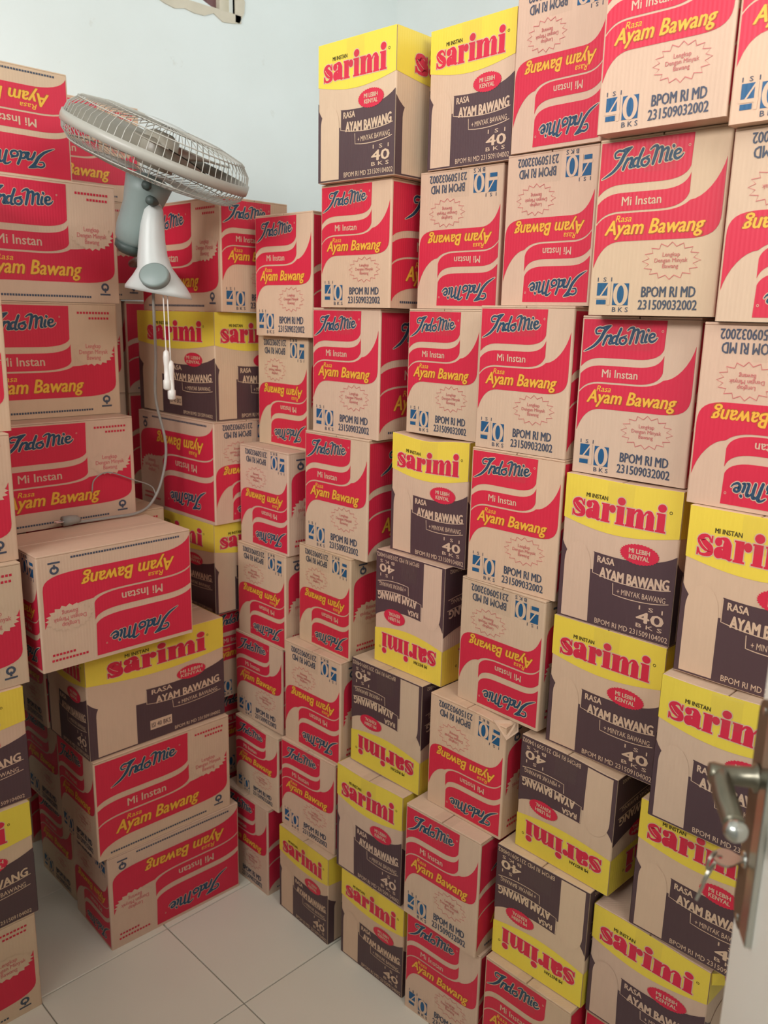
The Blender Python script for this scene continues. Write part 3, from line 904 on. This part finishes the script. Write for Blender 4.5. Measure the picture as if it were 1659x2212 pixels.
# body shell: half-round flared skirt narrowing to the neck
prof = [(0.000, 0.073, 0.050, 0.003), (0.008, 0.071, 0.052, 0.002), (0.020, 0.063, 0.052, 0.001), (0.036, 0.050, 0.050, -0.001), (0.054, 0.037, 0.044, -0.003),
        (0.078, 0.032, 0.038, -0.007), (0.11, 0.028, 0.034, -0.007), (0.145, 0.025, 0.030, -0.005), (0.172, 0.021, 0.027, -0.002), (0.182, 0.016, 0.020, -0.002)]
bm = bmesh.new()
rings = []
for z, a, d, sh in prof:
    ring = []
    for k in range(28):
        t = 2 * PI * k / 28
        y = d * math.sin(t)
        if y < 0:
            y *= 0.55
        x = a * math.cos(t)
        tilt = -0.16 * x if z < 0.05 else 0.0
        ring.append(bm.verts.new(fp(x + sh, y, z + tilt * (1 - z / 0.05) if z < 0.05 else z)))
    rings.append(ring)
for a, b in zip(rings, rings[1:]):
    for k in range(28):
        bm.faces.new((a[k], a[(k + 1) % 28], b[(k + 1) % 28], b[k]))
bm.faces.new(rings[0][::-1])
bm.faces.new(rings[-1])
bmesh.ops.recalc_face_normals(bm, faces=list(bm.faces))
mesh_obj('base_shell', bm, M['fan_white'], fan, smooth=True)
bm = bmesh.new()
prof = [(0.032, -0.012), (0.0315, 0.005), (0.027, 0.008), (0.0, 0.009)]
ax = (e2 + Vector((0, 0, 0.42))).normalized()
add_lathe(bm, prof, fp(0.008, 0.050, 0.036), ax, 32)
cc = fp(0.008, 0.050, 0.036)
bmesh.ops.scale(bm, vec=(1, 1, 0.86), space=Matrix.Translation(-cc), verts=list(bm.verts))
mesh_obj('control_cover', bm, M['fan_grey'], fan, smooth=True)
# wall bracket reaching back to the wall behind the stacks
bm = bmesh.new()
back = Vector((1.30, YB - 0.004, 1.63)) - OF
add_tube(bm, [fp(0.004, -0.008, 0.085), Vector((1.115, 2.0, 1.632)) - OF, Vector((1.17, 2.13, 1.63)) - OF, Vector((1.28, 2.16, 1.63)) - OF, Vector((1.30, 2.20, 1.63)) - OF, back], 0.010, 10)
add_box(bm, back.x - 0.05, back.x + 0.05, back.y - 0.004, back.y + 0.003, back.z - 0.07, back.z + 0.07)
mesh_obj('wall_bracket', bm, M['fan_grey'], fan)
# head
axis = ((Vector((0, 0, 1)) * math.cos(0.385) + e1 * math.sin(0.385)) * math.cos(0.13) + e2 * math.sin(0.13)).normalized()
rim = Vector((0.999, 1.688, 1.834)) - OF
bm = bmesh.new()
add_lathe(bm, [(0.0, -0.205), (0.026, -0.203), (0.036, -0.19), (0.040, -0.165), (0.040, -0.115), (0.046, -0.085), (0.050, -0.062), (0.030, -0.050), (0.0, -0.046)], rim, axis, 28)
mesh_obj('motor_housing', bm, M['fan_grey'], fan, smooth=True)
bm = bmesh.new()
add_lathe(bm, [(0.0, -0.222), (0.020, -0.221), (0.031, -0.212), (0.033, -0.199), (0.0, -0.198)], rim, axis, 24)
mesh_obj('motor_end_cap', bm, M['fan_dark'], fan, smooth=True)
# yoke between neck and motor
bm = bmesh.new()
jm = rim - axis * 0.115
add_tube(bm, [fp(-0.002, -0.002, 0.177), fp(-0.004, 0.004, 0.205), fp(-0.010, 0.004, 0.230), jm + e1 * 0.030], [0.018, 0.016, 0.015, 0.018], 12)
mesh_obj('neck_yoke', bm, M['fan_white'], fan, smooth=True)
bm = bmesh.new()
for r, z in ((0.003, 0.188), (-0.004, 0.218)):
    add_lathe(bm, [(0.009, -0.026), (0.010, -0.024), (0.010, 0.026), (0.007, 0.03)], fp(r, 0.016, z), e2, 14)
mesh_obj('tilt_screw', bm, M['fan_dark'], fan, smooth=True)
ua, ub = frame_of(axis)
def cage(R, t, h):
    return rim + (ua * math.cos(t) + ub * math.sin(t)) * R + axis * h
RG = 0.196
bm = bmesh.new()
add_lathe(bm, [(RG - 0.003, -0.010), (RG + 0.003, -0.010), (RG + 0.004, 0.0), (RG + 0.003, 0.010), (RG - 0.003, 0.010), (RG - 0.003, -0.010)], rim, axis, 72, caps=False)
mesh_obj('guard_rim', bm, M['wire'], fan, smooth=True)
def guard(name, sign, depth, hubr):
    bm = bmesh.new()
    n = 76
    for k in range(n):
        t = 2 * PI * k / n
        pts = [cage(RG, t, 0.006 * sign), cage(RG * 0.975, t, depth * 0.45 * sign), cage(RG * 0.87, t, depth * 0.80 * sign),
               cage(RG * 0.62, t + 0.05, depth * 0.95 * sign), cage(hubr, t + 0.12, depth * sign)]
        add_tube(bm, pts, 0.0010, 4, caps=False)
    for R, h in ((0.62, 0.95), (0.90, 0.74)):
        add_tube(bm, [cage(RG * R, 2 * PI * k / 48, depth * h * sign) for k in range(48)], 0.0013, 4, closed=True)
    return mesh_obj(name, bm, M['wire'], fan)
guard('front_guard', 1, 0.060, 0.045)
guard('rear_guard', -1, 0.052, 0.05)
bm = bmesh.new()
add_lathe(bm, [(0.0, 0.065), (0.03, 0.064), (0.045, 0.062), (0.047, 0.057), (0.03, 0.055), (0.0, 0.055)], rim, axis, 28)
mesh_obj('guard_badge', bm, M['fan_white'], fan, smooth=True)
bm = bmesh.new()
add_lathe(bm, [(0.0, 0.044), (0.02, 0.043), (0.036, 0.034), (0.040, 0.008), (0.040, -0.03), (0.0, -0.03)], rim, axis, 24)
hub = mesh_obj('blade_hub', bm, M['blade'], fan, smooth=True)
for k in range(3):
    bm = bmesh.new()
    t0 = 0.7 + k * 2 * PI / 3
    g = []
    for i in range(9):
        s = i / 8
        R = 0.034 + s * 0.155
        half = 0.28 + 0.62 * math.sin(PI * min(1, 0.15 + 0.8 * s)) * 0.9
        row = []
        for j in range(7):
            q = j / 6 - 0.5
            row.append((cage(R, t0 + q * 2 * half + 0.25 * s, 0.008 - q * 0.040 + 0.005 * math.cos(q * 4)),
                        cage(R, t0 + q * 2 * half + 0.25 * s, 0.0105 - q * 0.040 + 0.005 * math.cos(q * 4))))
        g.append([(bm.verts.new(a), bm.verts.new(b)) for a, b in row])
    for i in range(8):
        for j in range(6):
            for c in (0, 1):
                f = (g[i][j][c], g[i + 1][j][c], g[i + 1][j + 1][c], g[i][j + 1][c])
                bm.faces.new(f if c else f[::-1])
    for i in range(8):
        for j in (0, 6):
            bm.faces.new((g[i][j][0], g[i][j][1], g[i + 1][j][1], g[i + 1][j][0]))
    mesh_obj('blade', bm, M['blade'], fan, smooth=True)
# two pull cords in front of the corner column
for r, d, zt, zw, hw in ((0.020, 0.030, -0.004, -0.124, 0.080), (0.028, 0.026, -0.008, -0.146, 0.080)):
    bm = bmesh.new()
    add_tube(bm, [fp(r, d, zt + 0.01), fp(r + 0.001, d, (zt + zw) / 2), fp(r + 0.002, d, zw)], 0.0013, 6)
    pc = mesh_obj('pull_cord', bm, M['clear'], fan)
    bm = bmesh.new()
    c = fp(r + 0.002, d, zw)
    add_lathe(bm, [(0.002, 0.004), (0.006, 0.0), (0.0075, -0.012), (0.006, -0.032), (0.0065, -hw + 0.02), (0.0088, -hw + 0.018), (0.0088, -hw), (0.005, -hw - 0.003)], c, (0, 0, 1), 12)
    mesh_obj('cord_grip', bm, M['clear'], pc, smooth=True)
# power cord hanging down the gap to its plug on the low stack
bm = bmesh.new()
cordp = [(0.988, 1.71, 1.56), (0.998, 1.728, 1.49), (1.040, 1.80, 1.40), (1.063, 1.848, 1.30), (1.086, 1.848, 1.185), (1.068, 1.842, 1.10),
         (1.034, 1.838, 1.045), (0.985, 1.822, 1.0290), (0.92, 1.822, 1.0285), (0.855, 1.826, 1.0285), (0.835, 1.826, 1.0295)]
add_tube(bm, catmull([Vector(p) - OF for p in cordp], 6), 0.0035, 8)
mesh_obj('power_cord', bm, M['cord'], fan, smooth=True)
bm = bmesh.new()
loop = [(1.050, 1.842, 1.060), (1.040, 1.848, 1.085), (0.99, 1.848, 1.108), (0.93, 1.850, 1.132), (0.895, 1.851, 1.118), (0.885, 1.846, 1.09)]
add_tube(bm, catmull([Vector(p) - OF for p in loop], 6), 0.0016, 6)
mesh_obj('cord_tie', bm, M['cord'], fan, smooth=True)
bm = bmesh.new()
pl = Vector((0.835, 1.826, 1.0365)) - OF
add_tube(bm, [pl + Vector((0.008, 0, -0.004)), pl, pl + Vector((-0.014, 0, 0)), pl + Vector((-0.034, -0.001, 0))], [0.005, 0.009, 0.0118, 0.0118], 14)
plug = mesh_obj('plug', bm, M['cord'], fan, smooth=True)
bm = bmesh.new()
for s in (-1, 1):
    add_tube(bm, [pl + Vector((-0.033, s * 0.006, 0)), pl + Vector((-0.052, s * 0.006, 0))], 0.0022, 8)
mesh_obj('plug_pin', bm, M['chrome'], plug)

# ---------------------------------------------------------------- open door with its lever handle, keys in the lock
PH = math.radians(34.4)
door_m = T(0.702, 0.234, 0) @ RZ(PH + PI)
bm = box_bm(0.0, 0.78, 0.0, 0.036, 0.012, 2.02)
door = structure(mesh_obj('door_1', bm, M['door'], bevel=0.0015, segments=1))
door.matrix_world = door_m
def stadium(bm, x0, x1, z0, z1, y0, y1, n=12):
    cx, r = (x0 + x1) / 2, (x1 - x0) / 2
    pts = [(cx + r * math.cos(t), z1 - r + r * math.sin(t)) for t in np.linspace(0, PI, n)] + \
          [(cx + r * math.cos(t), z0 + r + r * math.sin(t)) for t in np.linspace(PI, 2 * PI, n)]
    a = [bm.verts.new((x, y0, z)) for x, z in pts]
    b = [bm.verts.new((x, y1, z)) for x, z in pts]
    N = len(pts)
    for i in range(N):
        bm.faces.new((a[i], a[(i + 1) % N], b[(i + 1) % N], b[i]))
    bm.faces.new(a[::-1])
    bm.faces.new(b)
    bmesh.ops.recalc_face_normals(bm, faces=list(bm.faces))
bm = bmesh.new()
stadium(bm, 0.0035, 0.0385, 0.990, 1.206, -0.0032, 0.0)
plate = mesh_obj('lock_plate', bm, M['old_brass'], door)
bm = bmesh.new()
for z in (0.999, 1.197):
    add_lathe(bm, [(0.0035, 0), (0.0033, 0.0012), (0.0, 0.0015)], (0.021, -0.0032, z), (0, -1, 0), 10)
add_lathe(bm, [(0.0075, 0), (0.007, 0.0016), (0.0, 0.0018)], (0.0185, -0.0032, 1.055), (0, -1, 0), 16)
mesh_obj('plate_screw', bm, M['chrome'], plate)
mesh_obj('lock_bar', box_bm(0.0395, 0.060, -0.006, 0.0, 0.9985, 1.40), M['chrome'], door, bevel=0.0012)
bm = bmesh.new()
add_lathe(bm, [(0.0125, 0.0), (0.0125, 0.004), (0.0090, 0.006), (0.0080, 0.028), (0.0095, 0.036), (0.0085, 0.040), (0.0, 0.041)], (0.0276, -0.003, 1.139), (0, -1, 0), 20)
lv = [(0.028, -0.0335, 1.139), (0.036, -0.0345, 1.137), (0.050, -0.0340, 1.132), (0.064, -0.032, 1.127), (0.076, -0.031, 1.123)]
lc = catmull(lv, 5)
add_tube(bm, lc, list(np.interp(np.linspace(0, 1, len(lc)), [0, 0.25, 0.6, 1], [0.008, 0.0092, 0.0095, 0.0085])), 14)
lever = mesh_obj('lever_handle', bm, M['handle'], door, smooth=True)
bm = bmesh.new()
bmesh.ops.create_uvsphere(bm, u_segments=20, v_segments=12, radius=0.0095, matrix=T(0.081, -0.0305, 1.1205))
mesh_obj('ball_end', bm, M['chrome'], lever, smooth=True)
bm = bmesh.new()
for z in (0.25, 1.75):
    add_lathe(bm, [(0.008, -0.05), (0.008, 0.05)], (0.78, -0.006, z), (0, 0, 1), 12)
mesh_obj('hinge', bm, M['chrome'], door, smooth=True)

kb = door_m @ Vector((0.0185, -0.003, 1.055))
keys = empty('key_bunch', kb, PH + PI, 'steel key in the door lock with a second key hanging from its ring', 'keys')
def key_shape(bm, head, tip, nrm, hr=0.0105):
    """flat key: bored head disc, shank and bit teeth, between two points"""
    head, tip = Vector(head), Vector(tip)
    d = (tip - head).normalized()
    nrm = Vector(nrm)
    nrm = (nrm - d * nrm.dot(d)).normalized()
    s = d.cross(nrm)
    L = (tip - head).length
    out = [(-hr, 0)] + [(-hr * math.cos(t), hr * math.sin(t)) for t in np.linspace(0.3, 2.5, 9)] + \
          [(hr * 1.15, 0.0038), (L * 0.62, 0.0038), (L * 0.68, 0.0026), (L * 0.74, 0.0038), (L * 0.8, 0.0024), (L * 0.87, 0.0036), (L * 0.94, 0.002), (L, 0.0)]
    out += [(a, -b * (0.85 if a > hr else 1)) for a, b in out[-2:0:-1]]
    hole = [(-hr * 0.45 + 0.0024 * math.cos(t), 0.0024 * math.sin(t)) for t in np.linspace(0, 2 * PI, 11)[:-1]]
    tri = tessellate_polygon([[Vector((a, b, 0)) for a, b in out], [Vector((a, b, 0)) for a, b in hole]])
    allp = out + hole
    va = [bm.verts.new(head + d * a + s * b + nrm * 0.0011) for a, b in allp]
    vb = [bm.verts.new(head + d * a + s * b - nrm * 0.0011) for a, b in allp]
    for t in tri:
        try:
            bm.faces.new([va[i] for i in t])
            bm.faces.new([vb[i] for i in reversed(t)])
        except ValueError:
            pass
    n = len(out)
    for base, cnt in ((0, n), (n, len(hole))):
        for i in range(cnt):
            j = base + (i + 1) % cnt
            try:
                bm.faces.new((va[base + i], va[j], vb[j], vb[base + i]))
            except ValueError:
                pass
    bmesh.ops.recalc_face_normals(bm, faces=list(bm.faces))
K0 = Vector((0.0185, -0.003, 1.055))
kl = lambda x, y, z: Vector((x, y, z)) - K0
bm = bmesh.new()
key_shape(bm, kl(0.0178, -0.0185, 1.0535), kl(0.0185, 0.008, 1.0555), (0.15, 0, 1))
mesh_obj('key', bm, M['steel'], keys)
rc = kl(0.0125, -0.0270, 1.0455)
bm = bmesh.new()
ru, rv = Vector((0.80, -0.55, 0.2)).normalized(), Vector((0.1, 0.12, 0.99)).normalized()
for off in (0.0, 0.0014):
    add_tube(bm, [rc + (ru * math.cos(t) + rv * math.sin(t)) * 0.0100 + ru.cross(rv) * off for t in np.linspace(0, 2 * PI, 29)[:-1]], 0.0008, 6, closed=True)
mesh_obj('key_ring', bm, M['steel'], keys, smooth=True)
bm = bmesh.new()
key_shape(bm, rc - rv * 0.0155 + Vector((-0.002, 0, 0)), rc - rv * 0.054 + Vector((-0.010, 0, 0)), Vector((0.55, 0.80, 0.1)))
mesh_obj('key', bm, M['steel'], keys)
